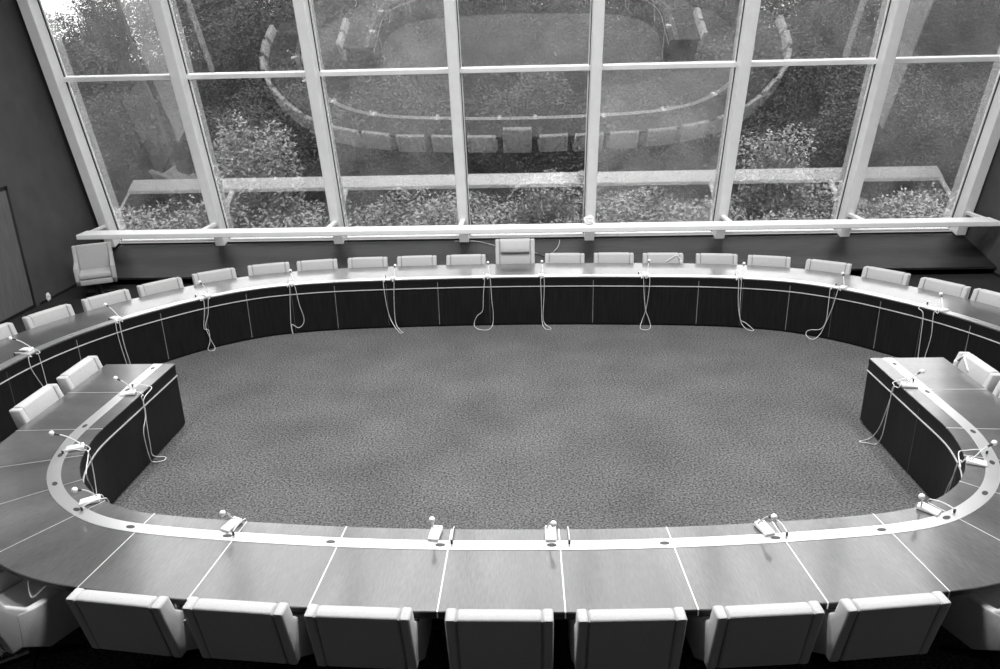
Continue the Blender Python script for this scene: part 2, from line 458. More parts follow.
# ------------------------------------------------------------------ microphone units
UNITS = [
('F1', 'F', (-5.425, 8.143), (-5.538, 8.129, 0.9), (-5.594, 8.111), [(-5.253, 8.052, 0.735), (-5.245, 8.08, 0.698), (-5.243, 8.09, 0.333), (-5.245, 8.083, 0.298), (-5.253, 8.051, 0.288), (-5.259, 8.026, 0.362), (-5.277, 7.947, 0.583), (-5.278, 7.942, 0.735)]),
('F2', 'F', (-4.901, 9.224), (-5.031, 9.313, 0.9), (-5.086, 9.257), [(-4.79, 9.097, 0.735), (-4.79, 9.097, 0.441), (-4.775, 9.12, 0.169), (-4.777, 9.127, 0.012), (-4.791, 9.095, 0.026), (-4.801, 9.08, 0.186), (-4.818, 9.052, 0.514), (-4.818, 9.052, 0.735)]),
('F3', 'F', (-4.063, 10.096), (-4.168, 10.256, 0.9), (-4.155, 10.075), [(-3.992, 10.012, 0.735), (-4.02, 9.988, 0.522), (-4.065, 9.95, 0.361), (-4.04, 9.971, 0.175), (-4.006, 10.002, 0.012), (-4.006, 9.895, 0.012), (-4.08, 9.936, 0.021), (-4.046, 9.966, 0.132), (-4.043, 9.968, 0.295), (-4.085, 9.932, 0.338), (-4.05, 9.962, 0.59), (-4.043, 9.969, 0.735)]),
('F4', 'F', (-2.989, 10.615), (-3.029, 10.751, 0.9), (-3.048, 10.611), [(-2.933, 10.532, 0.735), (-2.902, 10.539, 0.46), (-2.86, 10.548, 0.256), (-2.88, 10.543, 0.149), (-2.955, 10.527, 0.101), (-3.037, 10.507, 0.16), (-3.032, 10.502, 0.012), (-3.048, 10.505, 0.136), (-3.027, 10.51, 0.442), (-3.001, 10.516, 0.735)]),
('F5', 'F', (-1.534, 10.778), (-1.523, 10.893, 0.9), (-1.682, 10.781), [(-1.524, 10.664, 0.735), (-1.541, 10.663, 0.447), (-1.542, 10.663, 0.105), (-1.471, 10.566, 0.012), (-1.415, 10.46, 0.012), (-1.476, 10.481, 0.012), (-1.607, 10.661, 0.138), (-1.657, 10.66, 0.389), (-1.68, 10.659, 0.735)]),
('F6', 'F', (-0.14, 10.712), (-0.153, 10.939, 0.9), (-0.214, 10.736), [(-0.124, 10.669, 0.735), (-0.109, 10.669, 0.41), (-0.093, 10.668, 0.223), (-0.104, 10.668, 0.035), (-0.172, 10.494, 0.012), (-0.319, 10.53, 0.012), (-0.381, 10.673, 0.04), (-0.332, 10.673, 0.165), (-0.249, 10.671, 0.251), (-0.231, 10.671, 0.474), (-0.205, 10.67, 0.735)]),
('F7', 'F', (0.635, 10.752), (0.646, 10.924, 0.9), (0.607, 10.772), [(0.658, 10.641, 0.735), (0.657, 10.641, 0.461), (0.642, 10.642, 0.152), (0.671, 10.64, 0.026), (0.75, 10.499, 0.012), (0.717, 10.441, 0.012), (0.654, 10.505, 0.012), (0.627, 10.642, 0.089), (0.616, 10.643, 0.462), (0.606, 10.644, 0.735)]),
('F8', 'F', (2.138, 10.676), (2.211, 10.838, 0.9), (2.111, 10.696), [(2.167, 10.518, 0.735), (2.162, 10.519, 0.493), (2.132, 10.522, 0.248), (2.087, 10.527, 0.093), (2.048, 10.452, 0.012), (2.058, 10.348, 0.012), (2.144, 10.343, 0.012), (2.206, 10.484, 0.012), (2.178, 10.517, 0.125), (2.132, 10.522, 0.248), (2.099, 10.526, 0.492), (2.08, 10.528, 0.735)]),
('F9', 'F', (3.441, 10.407), (3.516, 10.551, 0.9), (3.407, 10.428), [(3.425, 10.321, 0.735), (3.431, 10.319, 0.494), (3.452, 10.314, 0.164), (3.537, 10.29, 0.094), (3.63, 10.215, 0.012), (3.555, 10.228, 0.012), (3.48, 10.306, 0.081), (3.424, 10.321, 0.284), (3.402, 10.327, 0.492), (3.386, 10.331, 0.735)]),
('F10', 'F', (4.578, 9.774), (4.666, 9.928, 0.9), (4.587, 9.982), [(4.541, 9.74, 0.735), (4.508, 9.769, 0.47), (4.461, 9.81, 0.227), (4.424, 9.841, 0.07), (4.317, 9.797, 0.012), (4.278, 9.91, 0.012), (4.276, 9.955, 0.055), (4.315, 9.927, 0.103), (4.418, 9.846, 0.141), (4.464, 9.807, 0.257), (4.467, 9.805, 0.488), (4.464, 9.807, 0.729)]),
('F11', 'F', (5.326, 8.758), (5.448, 8.936, 0.9), (5.406, 9.037), [(5.299, 8.768, 0.719), (5.309, 8.75, 0.425), (5.295, 8.774, 0.15), (5.298, 8.769, 0.044), (5.273, 8.782, 0.012), (5.256, 8.841, 0.042), (5.252, 8.849, 0.121), (5.245, 8.859, 0.386), (5.235, 8.876, 0.671)]),
('L1', 'N', (-3.678, 6.895), (-3.773, 6.895, 0.9), (-3.798, 7.042), [(-3.525, 6.812, 0.735), (-3.525, 6.837, 0.619), (-3.526, 6.81, 0.422), (-3.526, 6.796, 0.215), (-3.526, 6.808, 0.086), (-3.46, 6.912, 0.012), (-3.443, 6.838, 0.012), (-3.527, 6.785, 0.028), (-3.528, 6.739, 0.111), (-3.529, 6.72, 0.283), (-3.529, 6.73, 0.411), (-3.525, 6.815, 0.525), (-3.524, 6.842, 0.695)]),
('L2', 'N', (-3.629, 5.746), (-3.777, 5.748, 0.9), (-3.756, 5.66), [(-3.496, 5.711, 0.735), (-3.501, 5.732, 0.649), (-3.496, 5.713, 0.504), (-3.488, 5.681, 0.385), (-3.481, 5.655, 0.342), (-3.464, 5.6, 0.377), (-3.459, 5.585, 0.464), (-3.418, 5.485, 0.657)]),
('L3', 'N', (-3.058, 4.929), (-3.117, 4.839, 0.9), (-3.078, 4.828), []),
('N1', 'N', (-1.911, 4.567), (-1.927, 4.491, 0.9), (-1.835, 4.516), []),
('N2', 'N', (-0.46, 4.436), (-0.484, 4.352, 0.9), (-0.336, 4.33), []),
('N3', 'N', (0.328, 4.377), (0.32, 4.277, 0.9), (0.415, 4.289), []),
('N4', 'N', (1.775, 4.377), (1.778, 4.294, 0.9), (1.915, 4.333), []),
('R3', 'N', (2.995, 4.593), (2.867, 4.489, 0.9), (3.153, 4.529), []),
('R2', 'N', (3.665, 5.216), (3.794, 5.203, 0.9), (3.856, 5.33), [(3.598, 5.246, 0.735), (3.638, 5.334, 0.648), (3.655, 5.378, 0.474), (3.673, 5.429, 0.309), (3.689, 5.48, 0.257), (3.683, 5.459, 0.348), (3.653, 5.374, 0.514), (3.617, 5.284, 0.696), (3.535, 5.138, 0.735)]),
('R1', 'N', (3.876, 6.629), (3.971, 6.599, 0.9), (4.053, 6.759), [(3.797, 6.715, 0.696), (3.797, 6.729, 0.551), (3.798, 6.752, 0.233), (3.799, 6.777, 0.107), (3.787, 6.828, 0.012), (3.717, 6.852, 0.012), (3.648, 6.894, 0.012), (3.786, 6.956, 0.012), (3.802, 6.849, 0.182), (3.798, 6.76, 0.449), (3.797, 6.719, 0.62), (3.796, 6.701, 0.717)])]
ULAB = {
 'F1': 'on the far table by the left photo edge', 'F2': 'on the far table just behind the left wing', 'F3': 'on the far table, third from the left',
 'F4': 'on the far table, fourth from the left', 'F5': 'on the far table, second left of the high-backed chair', 'F6': 'on the far table just left of the high-backed chair',
 'F7': 'on the far table just right of the high-backed chair', 'F8': 'on the far table, second right of the high-backed chair', 'F9': 'on the far table, third right of the high-backed chair',
 'F10': 'on the far table, fourth right of the high-backed chair', 'F11': 'on the far table just behind the right wing',
 'L1': 'near the end of the left table wing, cable touching the carpet', 'L2': 'at the bend of the left table wing', 'L3': 'in the lower left corner of the front table',
 'N1': 'leftmost on the straight front edge of the front table', 'N2': 'just left of centre on the front table', 'N3': 'just right of centre on the front table', 'N4': 'rightmost on the straight front edge of the front table',
 'R3': 'in the lower right corner of the front table', 'R2': 'at the bend of the right table wing', 'R1': 'near the end of the right table wing, cable on the carpet'}
JIT = {'N1': -.32, 'N2': -.12, 'N3': .0, 'N4': .22, 'L3': -.55, 'R3': .35, 'L1': .2, 'L2': .15, 'R1': -.1, 'R2': .05}
def make_unit(key, tab, up, ball, jack, cab):
    rim = RN if tab == 'N' else RF
    p = Vector((up[0], up[1], TOP+.003))
    d = [(rim.at(s, 0)-p).to_2d().length for s in rim.S]
    s = float(rim.S[int(np.argmin(d))]); n = rim.normal(s)
    o = max(.075, (p - rim.at(s, 0, p.z)).dot(n))
    p = rim.at(s, o, TOP+.0035) + (p-rim.at(s, 0, p.z)).dot(n.cross(UP))*n.cross(UP)*0
    p.z = TOP + .0035
    ax = Matrix.Rotation(JIT.get(key, 0), 3, 'Z') @ (-n)     # long axis, towards the inner edge
    sd = ax.cross(UP)
    root = thing('microphone_unit', 'white table microphone unit %s' % ULAB[key], 'microphone', p, 0, 'conference microphones')
    rot = Matrix((sd, ax, UP)).transposed()
    bm = bmesh.new()
    hw, hl = .040, .072
    add_hexa(bm, [Vector(q) for q in ((-hw, -hl, 0), (hw, -hl, 0), (hw, hl, 0), (-hw, hl, 0), (-hw*.9, -hl*.95, .018), (hw*.9, -hl*.95, .018), (hw*.9, hl*.95, .034), (-hw*.9, hl*.95, .034))])
    bmesh.ops.transform(bm, matrix=rot.to_4x4(), verts=bm.verts)
    hs = finish(bm, 'housing', M_WHITE, root, True, .006, 2)
    bm = bmesh.new()
    for dx in (-.014, .012): add_box(bm, rot @ Vector((dx, .048, .0325)), (.009, .009, .006), rot)
    finish(bm, 'button', M_HOLE, hs)
    b0 = rot @ Vector((-.026, .045, .026)); b1 = Vector(ball) - p
    if b1.length > .34: b1 = b1*(.34/b1.length)
    mid_ = b0.lerp(b1, .5) + UP*.02
    pts = catmull([b0, mid_, b1], 6)
    bm = bmesh.new(); add_tube(bm, pts[:-3], .0055, 8)
    gs = finish(bm, 'gooseneck', M_CABLE, root, True)
    bm = bmesh.new(); add_tube(bm, pts[-4:], .0085, 8)
    finish(bm, 'collar', M_BLACK, gs, True)
    bm = bmesh.new(); add_ball(bm, b1 + (b1-mid_).normalized()*.012, .0215, 14, 10)
    finish(bm, 'windscreen', M_WHITE, gs, True)
    # jack on the metal band
    j = Vector((jack[0], jack[1], TOP+.003)); 
    dj = [(rim.at(q, 0)-j).to_2d().length for q in rim.S]; sj = float(rim.S[int(np.argmin(dj))])
    j = rim.at(sj, .17, TOP+.003)
    if (j-p).to_2d().length < .07: j = rim.at(sj+.09*(1 if (jack[0] > up[0]) else -1), .17, TOP+.003)
    sj2 = float(rim.S[int(np.argmin([(rim.at(q, 0)-j).to_2d().length for q in rim.S]))])
    a = p + rot @ Vector((0, .07, .014))
    e0 = rim.at(s, -.012, TOP+.006); e1 = rim.at(sj2, -.012, TOP+.006)
    def C(rel): return rel - p
    if cab:
        cv = [Vector(c) for c in cab]
        cv = [Vector((c.x, c.y, max(c.z, .012))) for c in cv]
        if (cv[0]-p).length > (cv[-1]-p).length and (cv[-1]-j).length > (cv[0]-j).length: cv = cv[::-1]
        path = [a, a.lerp(e0, .6)+UP*.01, rim.at(s, -.022, TOP-.012)] + cv + [rim.at(sj2, -.022, TOP-.015), rim.at(sj2, .03, TOP+.012), j.lerp(rim.at(sj2, 0, TOP), .4)+UP*.03, j+UP*.028]
    else:
        lo = .22 + (abs(hash_(key)) % 7)*.03
        path = [a, rim.at(s, .0, TOP+.02), rim.at(s, -.024, TOP-.02), rim.at(s+.01, -.03, .45), rim.at(s+.03, -.03, lo), rim.at((s+sj2)/2+.02, -.03, lo-.05), rim.at(sj2-.02, -.03, lo+.02),
                rim.at(sj2, -.03, .5), rim.at(sj2, -.024, TOP-.02), rim.at(sj2, .01, TOP+.018), rim.at(sj2, .09, TOP+.035), j+UP*.028]
    bm = bmesh.new(); add_tube(bm, [C(q) for q in catmull(path, 5)], .0046, 6)
    cb = finish(bm, 'cable', M_CABLE, root, True)
    bm = bmesh.new(); add_tube(bm, [j-p, j-p+UP*.028], .0085, 8)
    finish(bm, 'jack_plug', M_BLACK, cb, True)
def hash_(k): return sum(ord(c)*(i+3) for i, c in enumerate(k))
for u in UNITS: make_unit(*u)

# ------------------------------------------------------------------ the room
def struct(name, bm, mat, parent=None, smooth=False, bevel=0.0):
    o = finish(bm, name, mat, parent, smooth, bevel)
    if parent is None: o['kind'] = 'structure'
    return o
def hexR(bm, x0, x1, y0, y1, z0, z1):
    add_hexa(bm, [R(x0, y0, z0), R(x1, y0, z0), R(x1, y1, z0), R(x0, y1, z0), R(x0, y0, z1), R(x1, y0, z1), R(x1, y1, z1), R(x0, y1, z1)])
XL, XR, YB, CEIL = -8.22, 8.12, -1.2, 9.7
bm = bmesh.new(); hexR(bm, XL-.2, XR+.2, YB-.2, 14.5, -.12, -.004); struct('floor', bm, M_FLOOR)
# same carpet inside the ring of tables, toned lighter as if lit (its edge runs under the far table)
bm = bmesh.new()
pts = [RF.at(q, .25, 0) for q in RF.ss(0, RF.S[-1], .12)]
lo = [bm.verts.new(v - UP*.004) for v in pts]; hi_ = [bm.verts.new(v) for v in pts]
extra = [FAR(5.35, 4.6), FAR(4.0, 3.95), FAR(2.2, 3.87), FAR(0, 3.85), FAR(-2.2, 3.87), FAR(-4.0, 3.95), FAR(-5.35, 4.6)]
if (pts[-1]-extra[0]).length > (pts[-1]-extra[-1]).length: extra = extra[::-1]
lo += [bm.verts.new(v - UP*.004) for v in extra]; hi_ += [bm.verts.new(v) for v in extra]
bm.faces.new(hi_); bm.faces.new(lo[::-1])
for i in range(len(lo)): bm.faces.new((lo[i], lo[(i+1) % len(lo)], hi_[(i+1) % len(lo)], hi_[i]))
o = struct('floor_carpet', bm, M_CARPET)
# side walls: dark panelling near the glass, light farther back painted as pale panels
def side_wall(nm, x0, x1, face, inner):
    bm = bmesh.new()
    pf = [(YB-.2, -.1), (gy(-.1)+.10, -.1), (gy(CEIL+.1)+.10, CEIL+.1), (YB-.2, CEIL+.1)]
    va = [bm.verts.new(R(x0, y, z)) for y, z in pf]; vb = [bm.verts.new(R(x1, y, z)) for y, z in pf]
    bm.faces.new(va[::-1]); bm.faces.new(vb)
    for i in range(4): bm.faces.new((va[i], va[(i+1) % 4], vb[(i+1) % 4], vb[i]))
    w_ = struct(nm, bm, M_WALL)
    return w_
side_wall('wall_left', XL-.2, XL, 1, XL)
side_wall('wall_right', XR, XR+.2, -1, XR)
bm = bmesh.new(); hexR(bm, XL-.2, XR+.2, YB-.2, YB, -.1, CEIL+.1); struct('wall_back', bm, M_WALLBACK)
bm = bmesh.new(); hexR(bm, XL-.2, XR+.2, YB-.2, gy(CEIL)+.5, CEIL, CEIL+.15); struct('ceiling', bm, M_CEIL)
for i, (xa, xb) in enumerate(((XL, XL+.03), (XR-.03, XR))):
    bm = bmesh.new(); hexR(bm, xa, xb, 9.0, 10.35, 0.0, 4.6); hexR(bm, xa, xb, 7.1, 7.42, 0.0, 3.2); struct('trim_%d' % (i+1), bm, M_WALLLIT)  # pale panels carry the light on the side walls in their colour
bm = bmesh.new(); hexR(bm, XL, XL+.03, 6.3, 6.9, 0, 4.6); hexR(bm, XR-.03, XR, 6.5, 6.9, 0, 4.6); 
bm.free()
# skirting line on the left wall
bm = bmesh.new(); hexR(bm, XL, XL+.012, 11.96, 13.9, 0.0, .035); struct('baseboard_left', bm, M_BLACK)
bm = bmesh.new(); hexR(bm, XR-.012, XR, 10.4, 13.9, 0.0, .035); struct('baseboard_right', bm, M_BLACK)
# door in the left wall
d = new_obj('door_1', None); d.location = R(XL+.02, 11.2, 0); d['kind'] = 'structure'
def rel(bm, loc): bmesh.ops.translate(bm, verts=bm.verts, vec=-loc)
bm = bmesh.new(); hexR(bm, XL+.004, XL+.022, 10.62, 11.77, .06, 1.95); rel(bm, d.location); finish(bm, 'leaf', M_DOOR, d)
bm = bmesh.new()
hexR(bm, XL, XL+.012, 11.77, 11.85, 0, 2.01); hexR(bm, XL, XL+.012, 10.54, 10.62, 0, 2.01); hexR(bm, XL, XL+.012, 10.54, 11.85, 1.95, 2.01); hexR(bm, XL, XL+.010, 10.62, 11.77, 0, .06)
rel(bm, d.location); finish(bm, 'shadow_gap', M_BLACK, d)

# low wall and sloping ledge below the window
bm = bmesh.new(); hexR(bm, XL-.2, XR+.2, gy(.4)+.0, gy(.4)+.25, -.3, .46); struct('wall_front', bm, M_WALL)
bm = bmesh.new()
y0, z0, y1, z1 = 13.04, .145, 14.30, .45
add_hexa(bm, [R(-7.95, y0, z0-.035), R(XR, y0, z0-.035), R(XR, y1, z1-.10), R(-7.95, y1, z1-.10), R(-7.95, y0, z0), R(XR, y0, z0), R(XR, y1, z1), R(-7.95, y1, z1)])
led = struct('trim_3', bm, M_APRON)
bm = bmesh.new(); hexR(bm, XL, XR, 13.45, 13.5, 0, .16); struct('trim_4', bm, M_BLACK)

# window: fins, cross bars and panes per bay
FX = [-8.012, -5.875, -3.588, -1.195, 1.165, 3.588, 5.885, 7.995]
GB, GT = .42, CEIL-.02
FW, FD = .175, .30
def slab(bm, x0, x1, za, zb, d0, d1):
    """box on the leaning glass plane: x range, height range, depth range into the room"""
    add_hexa(bm, [G(x0, za, d0), G(x1, za, d0), G(x1, za, d1), G(x0, za, d1), G(x0, zb, d0), G(x1, zb, d0), G(x1, zb, d1), G(x0, zb, d1)])
M_GASKET = base_mat('black gasket', 0.01, 0.6)
def glass_mat(name, refl, dirt):
    m = bpy.data.materials.new(name); m.use_nodes = True
    nt = m.node_tree; nt.nodes.clear(); L = nt.links.new
    out = nt.nodes.new('ShaderNodeOutputMaterial')
    tr = nt.nodes.new('ShaderNodeBsdfTransparent'); tr.inputs['Color'].default_value = g(.93)
    gl = nt.nodes.new('ShaderNodeBsdfGlossy'); gl.inputs['Roughness'].default_value = 0.0; gl.inputs['Color'].default_value = g(1)
    fr = nt.nodes.new('ShaderNodeFresnel'); fr.inputs['IOR'].default_value = 1.5
    ad = nt.nodes.new('ShaderNodeMath'); ad.operation = 'ADD'; ad.inputs[1].default_value = refl; ad.use_clamp = True
    mx = nt.nodes.new('ShaderNodeMixShader')
    L(fr.outputs['Fac'], ad.inputs[0]); L(ad.outputs[0], mx.inputs['Fac']); L(tr.outputs[0], mx.inputs[1]); L(gl.outputs[0], mx.inputs[2])
    # dust film on the glass
    tc = nt.nodes.new('ShaderNodeTexCoord'); nz = nt.nodes.new('ShaderNodeTexNoise'); nz.inputs['Scale'].default_value = 1.6; nz.inputs['Detail'].default_value = 6
    n2 = nt.nodes.new('ShaderNodeTexNoise'); n2.inputs['Scale'].default_value = 55; n2.inputs['Detail'].default_value = 2
    mu = nt.nodes.new('ShaderNodeMath'); mu.operation = 'MULTIPLY'
    mr = nt.nodes.new('ShaderNodeMapRange'); mr.inputs['From Min'].default_value = .12; mr.inputs['From Max'].default_value = .42; mr.inputs['To Min'].default_value = dirt*.25; mr.inputs['To Max'].default_value = dirt*1.7
    tl = nt.nodes.new('ShaderNodeBsdfTranslucent'); tl.inputs['Color'].default_value = g(.8)
    df = nt.nodes.new('ShaderNodeBsdfDiffuse'); df.inputs['Color'].default_value = g(.7)
    hm = nt.nodes.new('ShaderNodeMixShader'); hm.inputs['Fac'].default_value = .5
    m2 = nt.nodes.new('ShaderNodeMixShader')
    L(tc.outputs['Object'], nz.inputs['Vector']); L(tc.outputs['Object'], n2.inputs['Vector'])
    L(nz.outputs['Fac'], mu.inputs[0]); L(n2.outputs['Fac'], mu.inputs[1]); L(mu.outputs[0], mr.inputs['Value'])
    L(tl.outputs[0], hm.inputs[1]); L(df.outputs[0], hm.inputs[2])
    L(mr.outputs[0], m2.inputs['Fac']); L(mx.outputs[0], m2.inputs[1]); L(hm.outputs[0], m2.inputs[2])
    L(m2.outputs[0], out.inputs['Surface'])
    return m
REFL = 0.25
GL = [glass_mat('window glass', REFL, .008), glass_mat('dusty window glass', REFL, .04), glass_mat('very dusty window glass', REFL, .07)]
DIRT = [(1, 1, 0), (0, 0, 0), (1, 2, 1), (0, 1, 1), (2, 1, 1), (0, 1, 1), (1, 1, 1)]
T1, T2 = 3.55, 6.65
def fin(x, root, loc):
    bm = bmesh.new(); slab(bm, x-FW/2, x+FW/2, .535, GT, -.05, FD); rel(bm, loc); mu = finish(bm, 'mullion', M_PAINT, root, False, .006, 1)
    for sx in (-1, 1):
        bm = bmesh.new(); slab(bm, x+sx*FW/2, x+sx*(FW/2+.012), .50, GT, .012, .035); rel(bm, loc); finish(bm, 'gasket', M_GASKET, mu)
        bm = bmesh.new(); slab(bm, x+sx*FW/2, x+sx*(FW/2+.03), .50, GT, -.015, .010); rel(bm, loc); finish(bm, 'glazing_bead', M_PAINT, mu)
for i in range(7):
    xa, xb = FX[i]+FW/2, FX[i+1]-FW/2
    root = new_obj('window_%d' % (i+1), None); loc = G((xa+xb)/2, .5); root.location = loc; root['kind'] = 'structure'
    fin(FX[i], root, loc)
    if i == 6: fin(FX[7], root, loc)
    for k, (za, zb) in enumerate(((.54, T1), (T1, T2), (T2, GT))):
        bm = bmesh.new(); slab(bm, xa+.012, xb-.012, za+.01, zb-.01, -.006, .006); rel(bm, loc); finish(bm, 'pane', GL[DIRT[i][k]], root)
    for zt in (T1, T2):
        bm = bmesh.new(); slab(bm, xa, xb, zt-.04, zt+.04, -.03, .065); rel(bm, loc); finish(bm, 'transom', M_PAINT, root, False, .008, 1)
    bm = bmesh.new(); slab(bm, xa, xb, .505, .55, -.05, .05); rel(bm, loc); finish(bm, 'sill', M_PAINT, root)
for nm, xa, xb in (('trim_5', XL-.1, FX[0]-FW/2-.001), ('trim_6', FX[7]+FW/2+.001, XR+.1)):
    bm = bmesh.new(); slab(bm, xa, xb, .3, GT, -.15, .05); struct(nm, bm, M_WALL)

# the white rail standing in front of the glass
rl = thing('window_rail', 'long white metal rail running in front of the sloping window wall', 'rail', R(0, 13.1, .9))
loc = rl.location.copy()
bm = bmesh.new(); hexR(bm, -7.99, 8.02, 13.01, 13.37, .862, .95); rel(bm, loc); finish(bm, 'bar', M_PAINT, rl, False, .012, 2)
for x in FX:
    z = .90; yf = gy(z) - FD/math.cos(TILT) + .04
    bm = bmesh.new(); hexR(bm, max(x, -7.94)-.045, min(x, 7.97)+.045, 13.35, yf, z-.03, z+.03); rel(bm, loc); finish(bm, 'bracket', M_PAINT, rl, False, .006, 1)

# small things
def crumple(name, label, cat, loc, size, seed, mat=M_PAPER):
    bm = bmesh.new(); bmesh.ops.create_icosphere(bm, subdivisions=3, radius=1)
    r = random.Random(seed)
    for v in bm.verts:
        k = r.uniform(.62, 1.1)
        v.co = Vector((v.co.x*size[0]*k, v.co.y*size[1]*k, v.co.z*size[2]*k))
    mz = min(v.co.z for v in bm.verts)
    for v in bm.verts: v.co.z -= mz
    o = finish(bm, name, mat); o.location = loc
    return tag(o, label, cat)
crumple('plastic_bag', 'crumpled white plastic bag lying on the white rail by a window fin', 'bag', R(1.085, 13.22, .95), (.105, .075, .085), 4)
o = crumple('paper_scrap', 'small crumpled white paper lying on the floor against the left wall', 'paper', R(XL+.07, 12.12, -.004), (.035, .05, .085), 9)
# loose white cords behind the high-backed chair
def ledge_pt(x, y): 
    return R(x, y, z0 + (z1-z0)*(y-y0)/(y1-y0) + .014)
for pts, lab in (([(-1.39, 14.24), (-1.1, 14.24), (-.9, 14.2), (-.71, 14.1), (-.57, 14.02), (-.42, 13.9), (-.25, 13.82)], 'thin white cord on the dark ledge, left of the high-backed chair'),
                 ([(.10, 13.76), (.19, 13.71), (.32, 13.63), (.43, 13.70), (.55, 13.91), (.60, 14.1), (.61, 14.22)], 'thin white cord curling on the dark ledge, right of the high-backed chair')):
    bm = bmesh.new(); add_tube(bm, catmull([ledge_pt(*q) for q in pts], 6), .007, 6)
    tag(finish(bm, 'cord', M_CABLE, None, True), lab, 'cord', 'cords on the ledge')
# earpieces hung over two chairs
def earpiece(chair, sx, label):
    mw = chair.matrix_basis
    t = thing('earpiece', label, 'earpiece', mw @ Vector((sx*.20, 0, .84)))
    inv = -t.location
    def P(x, y, z): return (mw @ Vector((x, y, z))) + inv
    bm = bmesh.new(); add_tube(bm, catmull([P(sx*.05, .022, .745), P(sx*.12, .012, .79), P(sx*.18, .004, .832), P(sx*.20, -.03, .842), P(sx*.215, .004, .832), P(sx*.25, .018, .785), P(sx*.265, .022, .76)], 6), .009, 8)
    finish(bm, 'cord', M_CABLE, t, True)
    bm = bmesh.new(); add_tube(bm, [P(sx*.268, .024, .765), P(sx*.272, .028, .705)], .021, 12)
    finish(bm, 'plug', M_WHITE, t, True)
chs = {o['label']: o for o in COL.objects if o.name.startswith('conference_chair')}
earpiece(chs['low-backed grey armchair at the far table, third to the right of the high-backed chair'], -1, 'white earpiece on a cord hung over a chair back at the far table')
earpiece(chs['light grey armchair behind the end of the right table wing, farther of two'], 1, 'white earpiece hung on the corner of the chair at the right table wing')
# cords drooping under the front edge
for i, (sa, sb, zz) in enumerate(((4.02, 4.16, .60), (3.12, 3.22, .60))):
    bm = bmesh.new()
    pth = [RN.at(sa, n_out(sa)-.03, .672), RN.at(sa+.01, n_out(sa)-.012, .655), RN.at((sa+sb)/2, n_out(sa)+.03, zz), RN.at(sb-.01, n_out(sb)-.012, .655), RN.at(sb, n_out(sb)-.03, .672)]
    add_tube(bm, catmull(pth, 6), .006, 6)
    tag(finish(bm, 'cord', M_CABLE, None, True), ['white cord drooping below the front table edge between two front chairs', 'white cord drooping below the front table edge at the far left'][i], 'cord', 'cords under the table edge')

# ------------------------------------------------------------------ garden outside
M_LEAF = base_mat('rhododendron leaf', 0.17, 0.38, spec=0.6)
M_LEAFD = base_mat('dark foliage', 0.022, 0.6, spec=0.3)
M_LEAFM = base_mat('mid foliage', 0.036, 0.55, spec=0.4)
M_BARK = base_mat('bark', 0.035, 0.9)
M_SOIL = noise_mat('leaf litter', 0.008, 0.025, nscale=3.5, detail=10, rough=0.95)
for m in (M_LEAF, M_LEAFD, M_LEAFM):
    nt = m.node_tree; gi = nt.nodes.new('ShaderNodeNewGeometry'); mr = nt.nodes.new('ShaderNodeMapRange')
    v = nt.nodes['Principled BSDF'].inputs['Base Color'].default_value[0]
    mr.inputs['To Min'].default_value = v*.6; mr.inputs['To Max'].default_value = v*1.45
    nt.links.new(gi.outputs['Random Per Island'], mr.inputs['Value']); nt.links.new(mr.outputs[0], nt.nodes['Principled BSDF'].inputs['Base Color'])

def leaf_mesh(name, P, size, mat, upbias=.5):
    """folded leaf blades at the points P"""
    n = len(P)
    d = RNG.normal(size=(n, 3)); d[:, 2] = d[:, 2]*.6; d /= np.linalg.norm(d, axis=1)[:, None]
    nn = RNG.normal(size=(n, 3)); nn[:, 2] += upbias*2; nn -= d*np.sum(nn*d, axis=1)[:, None]; nn /= np.linalg.norm(nn, axis=1)[:, None]
    sd = np.cross(d, nn)
    L = size*RNG.uniform(.6, 1.3, n)[:, None]; W = L*.24
    v = np.stack([P, P+d*L*.45+sd*W+nn*L*.06, P+d*L, P+d*L*.45-sd*W+nn*L*.06], axis=1).reshape(-1, 3)
    me = bpy.data.meshes.new(name)
    me.vertices.add(4*n); me.vertices.foreach_set('co', v.ravel())
    i = np.arange(n)*4
    tri = np.stack([i, i+1, i+2, i, i+2, i+3], axis=1).ravel()
    me.loops.add(6*n); me.loops.foreach_set('vertex_index', tri)
    me.polygons.add(2*n); me.polygons.foreach_set('loop_start', np.arange(2*n)*3); me.polygons.foreach_set('loop_total', np.full(2*n, 3))
    me.update(calc_edges=True); me.materials.append(mat)
    return me

def blob_points(n, rad, clumps, seed):
    r = np.random.default_rng(seed)
    c = r.normal(size=(clumps, 3)); c /= np.linalg.norm(c, axis=1)[:, None]
    c *= r.uniform(.25, .82, clumps)[:, None]
    k = r.integers(0, clumps, n)
    q = r.normal(size=(n, 3)); q /= np.linalg.norm(q, axis=1)[:, None]; q *= (r.uniform(.45, 1, n)**.6)[:, None]*.36
    return (c[k]+q)*np.array(rad)

def limbs(bm, base, top, r, nb, spread, seed):
    rr = random.Random(seed)
    base = Vector(base); top = Vector(top)
    add_tube(bm, catmull([base, base.lerp(top, .5)+Vector((rr.uniform(-.1, .1), rr.uniform(-.1, .1), 0))*spread*.3, top], 4), r, 8, r*.35)
    for k in range(nb):
        t = rr.uniform(.3, .95); p = base.lerp(top, t); a = rr.uniform(0, 6.28)
        e = p + Vector((math.cos(a)*spread, math.sin(a)*spread, rr.uniform(.3, .9)*spread))*rr.uniform(.5, 1)
        add_tube(bm, catmull([p, p.lerp(e, .5)+Vector((0, 0, -.05)), e], 3), r*.35*(1-t*.5), 5, r*.08)

